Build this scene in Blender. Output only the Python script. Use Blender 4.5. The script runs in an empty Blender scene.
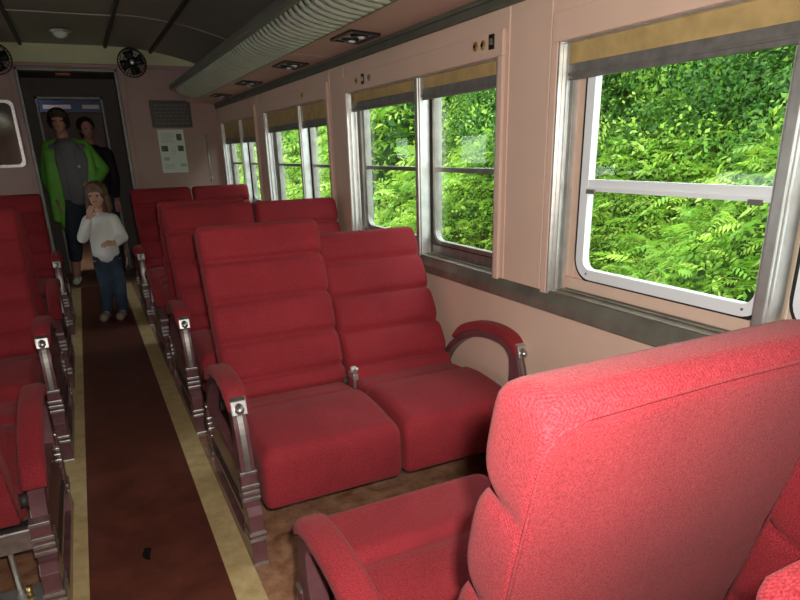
import bpy, bmesh, math, random
import numpy as np
from mathutils import Vector, Matrix
random.seed(7)
S = bpy.context.scene
col = S.collection
PI = math.pi

# ------------------------------------------------------------------ materials
def mat(name, color, rough=0.5, metal=0.0, noise=0.0, nscale=8.0, bump=0.0, bscale=60.0, sheen=0.0, spec=0.5, coat=0.0):
    m = bpy.data.materials.new(name); m.use_nodes = True
    nt = m.node_tree; b = nt.nodes['Principled BSDF']
    b.inputs['Base Color'].default_value = (*color, 1)
    b.inputs['Roughness'].default_value = rough
    b.inputs['Metallic'].default_value = metal
    b.inputs['Specular IOR Level'].default_value = spec
    b.inputs['Sheen Weight'].default_value = sheen
    b.inputs['Coat Weight'].default_value = coat
    tc = nt.nodes.new('ShaderNodeTexCoord')
    if noise > 0:
        n = nt.nodes.new('ShaderNodeTexNoise'); n.inputs['Scale'].default_value = nscale; n.inputs['Detail'].default_value = 6
        nt.links.new(tc.outputs['Object'], n.inputs['Vector'])
        r = nt.nodes.new('ShaderNodeValToRGB')
        r.color_ramp.elements[0].position = .3; r.color_ramp.elements[1].position = .7
        r.color_ramp.elements[0].color = (*[c*(1-noise) for c in color], 1)
        r.color_ramp.elements[1].color = (*[min(1, c*(1+noise)) for c in color], 1)
        nt.links.new(n.outputs['Fac'], r.inputs['Fac']); nt.links.new(r.outputs['Color'], b.inputs['Base Color'])
    if bump > 0:
        n2 = nt.nodes.new('ShaderNodeTexNoise'); n2.inputs['Scale'].default_value = bscale; n2.inputs['Detail'].default_value = 3
        nt.links.new(tc.outputs['Object'], n2.inputs['Vector'])
        bp = nt.nodes.new('ShaderNodeBump'); bp.inputs['Strength'].default_value = bump; bp.inputs['Distance'].default_value = .004
        nt.links.new(n2.outputs['Fac'], bp.inputs['Height']); nt.links.new(bp.outputs['Normal'], b.inputs['Normal'])
    return m

def fabric_mat(name, color, scale=1.0):
    """ribbed twill upholstery"""
    m = bpy.data.materials.new(name); m.use_nodes = True
    nt = m.node_tree; b = nt.nodes['Principled BSDF']; L = nt.links
    b.inputs['Roughness'].default_value = .85
    b.inputs['Specular IOR Level'].default_value = .18
    b.inputs['Sheen Weight'].default_value = .12
    b.inputs['Sheen Roughness'].default_value = .45
    b.inputs['Sheen Tint'].default_value = (1, .62, .6, 1)
    tc = nt.nodes.new('ShaderNodeTexCoord')
    w = nt.nodes.new('ShaderNodeTexWave'); w.wave_type = 'BANDS'; w.bands_direction = 'DIAGONAL'
    w.inputs['Scale'].default_value = 118*scale; w.inputs['Distortion'].default_value = 2.5; w.inputs['Detail'].default_value = 2; w.inputs['Detail Scale'].default_value = 3
    L.new(tc.outputs['Object'], w.inputs['Vector'])
    n = nt.nodes.new('ShaderNodeTexNoise'); n.inputs['Scale'].default_value = 430; n.inputs['Detail'].default_value = 2
    L.new(tc.outputs['Object'], n.inputs['Vector'])
    mx = nt.nodes.new('ShaderNodeMath'); mx.operation = 'MULTIPLY_ADD'; mx.inputs[1].default_value = .16
    L.new(w.outputs['Fac'], mx.inputs[0])
    m2 = nt.nodes.new('ShaderNodeMath'); m2.operation = 'MULTIPLY'; m2.inputs[1].default_value = 1.15
    L.new(n.outputs['Fac'], m2.inputs[0]); L.new(m2.outputs[0], mx.inputs[2])
    big = nt.nodes.new('ShaderNodeTexNoise'); big.inputs['Scale'].default_value = 5; big.inputs['Detail'].default_value = 4
    L.new(tc.outputs['Object'], big.inputs['Vector'])
    r = nt.nodes.new('ShaderNodeValToRGB')
    r.color_ramp.elements[0].position = .45; r.color_ramp.elements[1].position = .88
    r.color_ramp.elements[0].color = (*[c*.74 for c in color], 1)
    r.color_ramp.elements[1].color = (min(1, color[0]*1.35), color[1]*2.3, color[2]*2.1, 1)
    L.new(mx.outputs[0], r.inputs['Fac'])
    mr = nt.nodes.new('ShaderNodeMapRange'); mr.inputs['From Min'].default_value = .3; mr.inputs['From Max'].default_value = .7
    mr.inputs['To Min'].default_value = .86; mr.inputs['To Max'].default_value = 1.12
    L.new(big.outputs['Fac'], mr.inputs['Value'])
    mm = nt.nodes.new('ShaderNodeVectorMath'); mm.operation = 'SCALE'
    L.new(r.outputs['Color'], mm.inputs[0]); L.new(mr.outputs['Result'], mm.inputs['Scale'])
    L.new(mm.outputs['Vector'], b.inputs['Base Color'])
    bp = nt.nodes.new('ShaderNodeBump'); bp.inputs['Strength'].default_value = .7; bp.inputs['Distance'].default_value = .0014
    L.new(mx.outputs[0], bp.inputs['Height']); L.new(bp.outputs['Normal'], b.inputs['Normal'])
    return m

M = {}
M['fabric'] = fabric_mat('red_fabric', (.29, .018, .025))
M['piping'] = mat('fabric_piping', (.40, .04, .055), .8)
M['pad'] = M['fabric']
M['panel'] = mat('bronze_enamel', (.15, .06, .066), .3, 0.0, noise=.25, nscale=14, coat=.35)
M['darkpanel'] = mat('dark_bronze', (.05, .028, .03), .45)
M['chrome'] = mat('worn_chrome', (.55, .53, .51), .32, .9, noise=.2, nscale=40)
M['brass'] = mat('brass', (.6, .42, .16), .35, .9)
M['under'] = mat('seat_underframe', (.06, .05, .048), .6, .4)
M['wallpaint'] = mat('pink_paint', (.78, .55, .425), .5, noise=.04, nscale=3, bump=.08, bscale=30)
M['endpaint'] = mat('mauve_paint', (.42, .26, .235), .55, noise=.06, nscale=3)
M['moulding'] = mat('grey_green_moulding', (.12, .13, .095), .4, .2, noise=.15)
M['sill'] = mat('weathered_sill_metal', (.27, .25, .20), .38, .55, noise=.25, nscale=9)
M['alu'] = mat('brushed_aluminium', (.66, .65, .61), .35, .75, noise=.12, nscale=20)
M['darkalu'] = mat('dull_aluminium', (.30, .28, .25), .4, .7, noise=.2, nscale=20)
M['white'] = mat('white_enamel', (.88, .90, .91), .35)
M['rubber'] = mat('black_rubber', (.012, .012, .012), .6)
M['shade'] = mat('tan_blind_cloth', (.50, .345, .14), .85, noise=.15, nscale=18, bump=.2, bscale=200)
M['shadebar'] = mat('blind_bar', (.25, .235, .22), .5, .5, noise=.2, nscale=30)
M['ceiling'] = mat('ceiling_paint', (.245, .215, .17), .5, noise=.08, nscale=2)
M['cream'] = mat('cream_paint', (.66, .64, .40), .6, noise=.1, nscale=3)
M['seam'] = mat('dark_seam', (.03, .025, .022), .6)
M['seamlight'] = mat('light_seam', (.42, .37, .30), .5)
M['rack'] = mat('rack_metal', (.46, .50, .40), .4, .35, noise=.1, nscale=10)
M['racklip'] = mat('rack_lip', (.17, .165, .135), .45, .3)
M['soffit'] = mat('soffit_paint', (.66, .42, .33), .45)
M['black'] = mat('black_gloss', (.015, .014, .014), .25)
M['plaque'] = mat('dark_plaque', (.045, .035, .03), .45)
M['plaqueline'] = mat('plaque_lettering', (.13, .10, .08), .5)
M['paper'] = mat('white_paper', (.72, .74, .72), .8)
M['ink'] = mat('printed_photo', (.09, .10, .09), .7, noise=.6, nscale=60)
M['inkgrey'] = mat('printed_text', (.42, .44, .42), .7)
M['lampglass'] = mat('milky_lamp_glass', (.72, .74, .78), .25)
M['mirror'] = mat('mirror_glass', (.75, .75, .7), .08, 1.0)
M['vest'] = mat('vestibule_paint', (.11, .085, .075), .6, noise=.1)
M['brushsteel'] = mat('door_steel', (.22, .21, .20), .5, .6, noise=.15, nscale=16)
M['skin'] = mat('skin', (.60, .33, .24), .55)
M['skin2'] = mat('skin_flushed', (.58, .29, .21), .55)
M['lip'] = mat('lips', (.45, .14, .12), .5)
M['eye'] = mat('eyes', (.03, .02, .02), .3)
M['hairdark'] = mat('dark_hair', (.035, .022, .016), .6, noise=.4, nscale=60)
M['hairbrown'] = mat('light_brown_hair', (.15, .08, .045), .6, noise=.4, nscale=60)
M['jeans'] = mat('blue_denim', (.04, .062, .10), .85, noise=.25, nscale=14)
M['darkjeans'] = mat('dark_denim', (.035, .045, .07), .85, noise=.2, nscale=14)
M['greencoat'] = mat('green_jacket', (.20, .58, .07), .6, noise=.12, nscale=8)
M['greyshirt'] = mat('grey_tshirt', (.20, .20, .22), .85)
M['whiteshirt'] = mat('white_knit', (.86, .86, .84), .85, bump=.3, bscale=120)
M['blackshirt'] = mat('black_shirt', (.03, .022, .025), .8)
M['shoe'] = mat('beige_shoe', (.38, .30, .23), .7)
M['whiteshoe'] = mat('white_shoe', (.70, .70, .68), .6)
M['sole'] = mat('shoe_sole', (.5, .48, .44), .7)
M['bluesign'] = mat('blue_sign', (.03, .04, .09), .5)
M['pinksign'] = mat('pale_pink_panel', (.42, .31, .33), .5)
M['orangelight'] = mat('orange_lens', (.5, .12, .02), .4)

def floor_mat(name, c1, c2, scale, rough):
    m = bpy.data.materials.new(name); m.use_nodes = True
    nt = m.node_tree; b = nt.nodes['Principled BSDF']; L = nt.links
    tc = nt.nodes.new('ShaderNodeTexCoord')
    n = nt.nodes.new('ShaderNodeTexNoise'); n.inputs['Scale'].default_value = scale; n.inputs['Detail'].default_value = 10; n.inputs['Roughness'].default_value = .7
    L.new(tc.outputs['Object'], n.inputs['Vector'])
    r = nt.nodes.new('ShaderNodeValToRGB'); r.color_ramp.elements[0].position = .35; r.color_ramp.elements[1].position = .68
    r.color_ramp.elements[0].color = (*c1, 1); r.color_ramp.elements[1].color = (*c2, 1)
    L.new(n.outputs['Fac'], r.inputs['Fac']); L.new(r.outputs['Color'], b.inputs['Base Color'])
    rr = nt.nodes.new('ShaderNodeMapRange'); rr.inputs['To Min'].default_value = rough-.12; rr.inputs['To Max'].default_value = rough+.15
    L.new(n.outputs['Fac'], rr.inputs['Value']); L.new(rr.outputs['Result'], b.inputs['Roughness'])
    return m
M['aisle'] = floor_mat('worn_red_linoleum', (.10, .026, .017), (.19, .052, .032), 7, .42)
M['sidefloor'] = floor_mat('mottled_brown_floor', (.20, .08, .038), (.52, .28, .16), 14, .4)
M['strip'] = floor_mat('yellow_floor_strip', (.52, .36, .16), (.74, .56, .28), 12, .5)

def glass_mat():
    m = bpy.data.materials.new('window_glass'); m.use_nodes = True
    nt = m.node_tree; nt.nodes.clear()
    o = nt.nodes.new('ShaderNodeOutputMaterial'); mx = nt.nodes.new('ShaderNodeMixShader')
    t = nt.nodes.new('ShaderNodeBsdfTransparent'); t.inputs['Color'].default_value = (.95, .98, .95, 1)
    g = nt.nodes.new('ShaderNodeBsdfGlossy'); g.inputs['Roughness'].default_value = .03
    lw = nt.nodes.new('ShaderNodeLayerWeight'); lw.inputs['Blend'].default_value = .5
    pw = nt.nodes.new('ShaderNodeMath'); pw.operation = 'POWER'; pw.inputs[1].default_value = 5
    f = nt.nodes.new('ShaderNodeMath'); f.operation = 'MULTIPLY_ADD'; f.inputs[1].default_value = .5; f.inputs[2].default_value = .025
    nt.links.new(lw.outputs['Facing'], pw.inputs[0]); nt.links.new(pw.outputs[0], f.inputs[0])
    nt.links.new(f.outputs[0], mx.inputs[0]); nt.links.new(t.outputs[0], mx.inputs[1]); nt.links.new(g.outputs[0], mx.inputs[2])
    nt.links.new(mx.outputs[0], o.inputs['Surface'])
    return m
M['glass'] = glass_mat()
def film_mat():
    m = bpy.data.materials.new('sticker_film'); m.use_nodes = True
    nt = m.node_tree; nt.nodes.clear()
    o = nt.nodes.new('ShaderNodeOutputMaterial'); mx = nt.nodes.new('ShaderNodeMixShader'); mx.inputs[0].default_value = .11
    t = nt.nodes.new('ShaderNodeBsdfTransparent'); d = nt.nodes.new('ShaderNodeBsdfDiffuse'); d.inputs['Color'].default_value = (.6, .65, .6, 1)
    tr = nt.nodes.new('ShaderNodeBsdfTranslucent'); tr.inputs['Color'].default_value = (.7, .8, .7, 1)
    ad = nt.nodes.new('ShaderNodeAddShader')
    nt.links.new(d.outputs[0], ad.inputs[0]); nt.links.new(tr.outputs[0], ad.inputs[1])
    nt.links.new(t.outputs[0], mx.inputs[1]); nt.links.new(ad.outputs[0], mx.inputs[2]); nt.links.new(mx.outputs[0], o.inputs['Surface'])
    return m
M['film'] = film_mat()

# ------------------------------------------------------------------ mesh builder
class MB:
    def __init__(s): s.v = []; s.f = []; s.sm = []
    def add(s, vs, fs, smooth=False):
        o = len(s.v); s.v += [tuple(p) for p in vs]
        for f in fs: s.f.append([i+o for i in f]); s.sm.append(smooth)
        return s
    def box(s, x0, x1, y0, y1, z0, z1):
        vs = [(x, y, z) for z in (z0, z1) for y in (y0, y1) for x in (x0, x1)]
        return s.add(vs, [(0,2,3,1), (4,5,7,6), (0,1,5,4), (2,6,7,3), (0,4,6,2), (1,3,7,5)])
    def loft(s, loops, caps=True, smooth=True, closed=True):
        n = len(loops[0]); vs = [p for l in loops for p in l]; fs = []
        for k in range(len(loops)-1):
            for i in range(n if closed else n-1):
                j = (i+1) % n
                fs.append((k*n+i, k*n+j, (k+1)*n+j, (k+1)*n+i))
        if caps:
            fs.append(tuple(reversed(range(n)))); fs.append(tuple((len(loops)-1)*n+i for i in range(n)))
        return s.add(vs, fs, smooth)
    def tube(s, pts, r, n=10, smooth=True, caps=True):
        pts = [Vector(p) for p in pts]; loops = []
        rs = r if isinstance(r, (list, tuple)) else [r]*len(pts)
        up = None
        for i, p in enumerate(pts):
            d = (pts[min(i+1, len(pts)-1)]-pts[max(i-1, 0)]).normalized()
            if up is None: up = Vector((0, 0, 1)) if abs(d.z) < .9 else Vector((1, 0, 0))
            a = d.cross(up).normalized(); b = a.cross(d).normalized(); up = b
            loops.append([p+rs[i]*(math.cos(2*PI*k/n)*a+math.sin(2*PI*k/n)*b) for k in range(n)])
        return s.loft(loops, caps, smooth)
    def cyl(s, p0, p1, r, n=20, r2=None): 
        return s.tube([p0, p1], [r, r if r2 is None else r2], n)
    def ball(s, c, r, nu=16, nv=10, sc=(1, 1, 1)):
        c = Vector(c); loops = []
        for k in range(1, nv):
            t = PI*k/nv
            loops.append([c+Vector((r*sc[0]*math.sin(t)*math.cos(2*PI*i/nu), r*sc[1]*math.sin(t)*math.sin(2*PI*i/nu), -r*sc[2]*math.cos(t))) for i in range(nu)])
        return s.loft(loops, True, True)
    def prism(s, poly, x0, x1, fn=None, smooth=False):
        """poly in (v,z), extruded along u from x0 to x1"""
        l0 = [(x0, a, b) for a, b in poly]; l1 = [(x1, a, b) for a, b in poly]
        return s.loft([l0, l1], True, smooth)
    def band(s, top, bot, x0, x1):
        """two polylines in (v,z) -> closed strip extruded in u"""
        n = len(top); vs = []
        for x in (x0, x1):
            vs += [(x, a, b) for a, b in top]; vs += [(x, a, b) for a, b in bot]
        fs = []
        for i in range(n-1):
            fs.append((i, i+1, n+i+1, n+i)); fs.append((2*n+i, 3*n+i, 3*n+i+1, 2*n+i+1))
            fs.append((i, 2*n+i, 2*n+i+1, i+1)); fs.append((n+i, n+i+1, 3*n+i+1, 3*n+i))
        fs.append((0, n, 3*n, 2*n)); fs.append((n-1, 3*n-1, 4*n-1, 2*n-1))
        return s.add(vs, fs)
    def build(s, name, m, parent=None, sx=1, bevel=0, seg=2, auto=None):
        me = bpy.data.meshes.new(name)
        me.from_pydata([(p[0]*sx, p[1], p[2]) for p in s.v], [], s.f)
        me.polygons.foreach_set('use_smooth', s.sm)
        bm = bmesh.new(); bm.from_mesh(me); bmesh.ops.recalc_face_normals(bm, faces=bm.faces); bm.to_mesh(me); bm.free()
        me.materials.append(m if not isinstance(m, str) else M[m])
        o = bpy.data.objects.new(name, me); col.objects.link(o)
        if parent: o.parent = parent
        if bevel:
            b = o.modifiers.new('bevel', 'BEVEL'); b.width = bevel; b.segments = seg; b.limit_method = 'ANGLE'; b.angle_limit = .6; b.harden_normals = False
        return o

def tag(o, label=None, cat=None, group=None, kind=None):
    if label: o['label'] = label
    if cat: o['category'] = cat
    if group: o['group'] = group
    if kind: o['kind'] = kind
    return o
def empty(name, loc, label=None, cat=None, group=None, kind=None):
    o = bpy.data.objects.new(name, None); o.empty_display_size = .1; col.objects.link(o); o.location = loc
    return tag(o, label, cat, group, kind)

def rrect(cx, cy, w, h, r, n=5):
    """rounded rectangle; r = 4 corner radii (bl, br, tr, tl)"""
    if not isinstance(r, (list, tuple)): r = (r,)*4
    out = []
    for (sx, sy, a0, rr) in ((-1, -1, PI, r[0]), (1, -1, 1.5*PI, r[1]), (1, 1, 0, r[2]), (-1, 1, .5*PI, r[3])):
        x = cx+sx*(w/2-rr); y = cy+sy*(h/2-rr)
        for i in range(n+1):
            a = a0+.5*PI*i/n
            out.append((x+rr*math.cos(a), y+rr*math.sin(a)))
    return out

# ------------------------------------------------------------------ room shell
WR, WL, E, YB = 1.43, -1.43, 7.3, -1.6
CZ = 2.32
def struct(name, mb, m, parent=None, **k):
    o = mb.build(name, m, parent, **k)
    if not parent: o['kind'] = 'structure'
    return o

fl = struct('floor', MB().box(WL-.12, WR+.12, YB-.1, E+4.6, -.06, 0), 'sidefloor')
b = MB().box(-.203, .205, YB, E+.02, 0, .003); struct('trim_1', b, 'aisle')
struct('trim_2', MB().box(-.288, -.203, YB, E, 0, .004), 'strip')
struct('trim_3', MB().box(.205, .292, YB, E, 0, .004), 'strip')
sc = MB(); sc.loft([[(-.02+.014*math.cos(a)+.004*math.sin(3*a), 2.02+.04*math.sin(a)+.006*math.cos(2*a), z) for a in [2*PI*i/14 for i in range(14)]] for z in (.003, .0036)], True, False)
tag(sc.build('floor_scuff', 'black'), 'small black scuff mark on the red aisle floor', 'mark')

# right wall with window openings
SILL, HEAD = .80, 1.604
bays = [(.23, 1.72, .924), (2.05, 3.54, 2.70), (3.87, 5.36, 4.46), (5.69, 7.12, 6.30)]
back_bay = (-1.40, -.09, -.70)
def side_wall(name, sx, openings):
    w = MB()
    X0, X1 = WR, WR+.12
    w.box(X0, X1, YB, E, 0, SILL-.03)
    w.box(X0, X1, YB, E, HEAD, 2.34)
    ys = [YB]+[v for o in sorted(openings) for v in o[:2]]+[E]
    for i in range(0, len(ys), 2): w.box(X0, X1, ys[i], ys[i+1], SILL-.03, HEAD)
    o = w.build(name, 'wallpaint', sx=sx); o['kind'] = 'structure'
    return o
openings = [back_bay]+bays
side_wall('wall_right', 1, openings)
side_wall('wall_left', -1, openings)

def ring(mb, y0, y1, z0, z1, wid, r, x0, x1, n=6):
    cy, cz = (y0+y1)/2, (z0+z1)/2; w, h = y1-y0, z1-z0
    o = rrect(cy, cz, w, h, r, n); i = rrect(cy, cz, w-2*wid, h-2*wid, max(r-wid, .002), n)
    L = [[(x0, a, b) for a, b in o], [(x1, a, b) for a, b in o], [(x1, a, b) for a, b in i], [(x0, a, b) for a, b in i], [(x0, a, b) for a, b in o]]
    mb.loft(L, False, False); return mb

def window(idx, sx, y0, y1, ym, white, shade_z, film=()):
    w = empty('window_%d' % idx, (sx*WR, (y0+y1)/2, SILL), kind='structure')
    oy = -(y0+y1)/2; oz = -SILL
    class B(MB):
        def put(s, name, m, parent=w, **k):
            s.v = [(p[0]-WR, p[1]+oy, p[2]+oz) for p in s.v]
            return s.build(name, m, parent, sx=sx, **k)
    # pink casing standing proud of the wall
    c = B(); c.box(WR-.014, WR, y0-.03, y1+.03, HEAD, HEAD+.085)
    c.box(WR-.014, WR, y0-.03, y0, SILL, HEAD).box(WR-.014, WR, y1, y1+.03, SILL, HEAD)
    c.put('window_casing', 'wallpaint', bevel=.003)
    # metal lining + tracks
    j = B(); j.box(WR-.012, WR+.10, y1-.008, y1, SILL, HEAD).box(WR-.012, WR+.10, y0, y0+.008, SILL, HEAD)
    j.box(WR, WR+.10, y0, y1, HEAD-.006, HEAD)
    for a, b in ((y1-.03, y1-.008), (y0+.008, y0+.03)):
        j.box(WR+.004, WR+.014, a, b, SILL, HEAD-.006).box(WR+.034, WR+.042, a, b, SILL, HEAD-.006)
    j.put('side_track', 'alu', bevel=.0015)
    m_ = B(); m_.box(WR+.002, WR+.055, ym-.021, ym+.021, SILL, HEAD-.004)
    m_.box(WR-.008, WR+.002, ym-.016, ym+.016, SILL, HEAD-.004)
    m_.put('mullion', 'alu', bevel=.004)
    # inner ledge with ribs
    l = B(); l.box(WR-.004, WR+.12, y0, y1, SILL-.03, SILL+.012)
    l.box(WR+.03, WR+.042, y0+.03, y1-.03, SILL+.012, SILL+.018).box(WR+.052, WR+.056, y0+.03, y1-.03, SILL+.012, SILL+.020)
    l.put('inner_ledge', 'sill', bevel=.003)
    for a, b, k in ((y0+.008, ym-.021, 0), (ym+.021, y1-.008, 1)):
        zb, zt = SILL+.050, HEAD-.02
        a0 = a; bo = .048 if k else .006
        if k: a = a-.028
        f = B(); f.box(WR+.060, WR+.10, a, b, SILL+.01, zb+.006)
        ring(f, a, b, zb-.03, HEAD-.006, .030, .012, WR+.075, WR+.10)
        f.box(WR+.078, WR+.10, b-bo-.02, b, SILL+.01, HEAD-.006); f.put('window_surround', 'wallpaint' if white else 'darkalu')
        r = B(); ring(r, a+.022, b-bo, zb, HEAD+.03, .014, .085, WR+.062, WR+.082, 8)
        r.put('rubber_gasket', 'rubber')
        s_ = B(); ring(s_, a+.034, b-bo-.012, zb+.012, HEAD+.02, .034 if white else .018, .07, WR+.058, WR+.085, 8)
        zr = 1.172 if white else 1.205
        h = .018 if white else .010
        s_.box(WR+.060, WR+.083, a+.05, b-bo-.022, zr-h, zr+h)
        if white:
            s_.box(WR+.052, WR+.060, a+.055, b-.08, zr-h, zr-h+.012)
        fr = s_.put('sash_frame', 'white' if white else 'darkalu')
        if white:
            lt = B()
            for yy in (a+.10, b-.12): lt.box(WR+.044, WR+.053, yy-.018, yy+.018, zr-h-.008, zr-h+.006)
            for yy in (a+.095, b-.115): lt.cyl((WR+.056, yy, zb+.032), (WR+.060, yy, zb+.032), .004, 8)
            lt.put('latch', 'darkalu', parent=w)
        g = B(); g.box(WR+.070, WR+.074, a+.04, b-bo-.016, zb+.02, HEAD-.01); g.put('glass_pane', 'glass')
        # blind
        sz = shade_z[k]; a = a0
        sh = B(); sh.box(WR+.022, WR+.026, a+.004, b-.004, sz+.045, HEAD-.004); sh.put('blind_cloth', 'shade')
        sb = B(); sb.box(WR+.014, WR+.034, a+.002, b-.002, sz, sz+.046); sb.box(WR+.008, WR+.016, a+.002, b-.002, sz+.012, sz+.02)
        sb.put('blind_bar', 'shadebar', bevel=.003)
    return w
SH = [(1.493, 1.493), (1.506, 1.506), (1.452, 1.452), (1.395, 1.395), (1.50, 1.50)]
for i, (bay, sh) in enumerate(zip([bays[0], bays[1], bays[2], bays[3], back_bay], SH)):
    window(i+1, 1, *bay, i in (0, 4), sh)
for i, bay in enumerate([back_bay]+bays):
    window(i+6, -1, *bay, False, (1.06, 1.10) if i % 2 else (.98, 1.06))
# translucent notices stuck on the upper panes
for (y0, y1, z0, z1, lb) in ((2.235, 2.42, 1.235, 1.345, 'faint translucent notice stuck on the upper pane nearest the wide pink pilaster'),
                             (2.93, 3.06, 1.255, 1.35, 'faint translucent notice stuck on the upper pane behind the window post')):
    o = MB().box(WR+.0655, WR+.067, y0, y1, z0, z1).build('window_sticker', 'film'); tag(o, lb, 'sticker')

# long metal belt under the windows
for nm, sx in (('trim_4', 1), ('trim_5', -1)):
    bl = MB()
    bl.prism([(0, 0)]*0 or [(WR-.03, .742), (WR, .735), (WR, .806), (WR-.004, .806), (WR-.026, .775)], YB, E)
    bl.v = [(p[1], p[0], p[2]) for p in bl.v]
    struct(nm, bl, 'sill', sx=sx, bevel=.002)
for nm, sx in (('trim_6', 1), ('trim_7', -1)):
    bl = MB(); bl.box(WR-.014, WR, YB, E, 1.755, 1.795).box(WR-.024, WR, YB, E, 1.787, 1.806).box(WR-.019, WR, YB, E, 1.755, 1.764)
    struct(nm, bl, 'moulding', sx=sx, bevel=.003)
# cover strips each side of the pilasters
k = 0
for i in range(len(bays)-1):
    bl = MB()
    ya, yb = bays[i][1]+.045, bays[i+1][0]-.045
    bl.box(WR-.005, WR, ya, ya+.012, SILL+.006, 1.755).box(WR-.005, WR, yb-.012, yb, SILL+.006, 1.755)
    struct('trim_%d' % (8+i), bl, 'wallpaint', bevel=.002)

# end wall with doorway
DX0, DX1, DH = -.385, .50, 2.115
ew = MB(); ew.box(WL-.12, DX0, E, E+.10, 0, 2.36).box(DX1, WR+.12, E, E+.10, 0, 2.36).box(DX0, DX1, E, E+.10, DH, 2.36)
struct('wall_end', ew, 'endpaint')
struct('trim_11', MB().box(WL, WR, E-.012, E, 2.158, 2.40), 'cream')
struct('trim_12', MB().box(WL, WR, E-.03, E, 2.125, 2.158), 'endpaint', bevel=.006)
dc = MB()
dc.box(DX0-.0, DX0+.028, E-.02, E+.12, 0, DH).box(DX1-.028, DX1, E-.02, E+.12, 0, DH).box(DX0, DX1, E-.02, E+.12, DH-.028, DH)
d1 = empty('door_1', (0, E, 0), kind='structure'); dc.v = [(p[0], p[1]-E, p[2]) for p in dc.v]; dc.build('door_frame', 'brushsteel', d1, bevel=.004)
cs = MB(); cs.box(DX0-.05, DX0-.002, -.012, 0, 0, DH+.02).box(DX1+.002, DX1+.05, -.012, 0, 0, DH+.02); cs.build('door_casing', 'endpaint', d1, bevel=.004)
# back wall
bw = MB(); bw.box(WL-.12, WR+.12, YB-.1, YB, 0, 2.4); struct('wall_back', bw, 'endpaint')

# ceiling : arched section swept along the car
def csec(x):
    a = abs(x-.07)
    if a < .36: return CZ-.012
    t = (a-.36)/1.12
    return CZ-.24*t**2.0
cx = [WL-.1, -1.25, -1.1, -.95, -.8, -.65, -.45, -.291, -.29, .43, .431, .6, .75, .9, 1.05, 1.2, 1.35, WR+.1]
lo = [[(x, y, csec(x)) for x in cx]+[(x, y, csec(x)+.05) for x in reversed(cx)] for y in (YB-.1, E)]
ce = MB().loft(lo, True, False); struct('ceiling', ce, 'ceiling')
# joint strips of the ceiling panels
js = MB()
for x in (-.29, .43, .84, -.70):
    js.box(x-.014, x+.014, YB, E-.0, csec(x)-.022, csec(x)+.004)
struct('trim_13', js, 'seam', bevel=.003)
js = MB()
for y in (1.1, 2.6, 4.15, 5.72):
    for a, b in zip(cx[1:-2], cx[2:-1]):
        if b-a > .01:
            js.add([(a, y-.006, csec(a+.0005)-.004), (b, y-.006, csec(b-.0005)-.004), (b, y+.006, csec(b-.0005)-.004), (a, y+.006, csec(a+.0005)-.004),
                    (a, y-.006, csec(a+.0005)+.003), (b, y-.006, csec(b-.0005)+.003), (b, y+.006, csec(b-.0005)+.003), (a, y+.006, csec(a+.0005)+.003)],
                   [(0,1,2,3), (7,6,5,4), (0,4,5,1), (1,5,6,2), (2,6,7,3), (3,7,4,0)])
struct('trim_14', js, 'seamlight')

# soffit panels between wall moulding and luggage rack
RI, RZ = 1.13, 1.822       # inner rack edge
for nm, sx in (('trim_15', 1), ('trim_16', -1)):
    p = [(RI-.01, RZ), (WR, 1.804), (WR, 1.82), (RI-.01, RZ+.016)]
    bl = MB(); bl.loft([[(a, y, z) for a, z in p] for y in (YB, E)], True, False)
    for y in (.9, 2.1, 3.3, 4.5, 5.7):
        bl.add([], [])
    struct(nm, bl, 'soffit', sx=sx)
bl = MB()
for y in (1.88, 3.70, 5.52):
    q = [(RI, RZ-.002), (WR-.03, 1.803), (WR-.03, 1.810), (RI, RZ+.003)]
    bl.loft([[(a, yy, z) for a, z in q] for yy in (y, y+.009)], True, False)
struct('trim_17', bl, 'seamlight')

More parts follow.
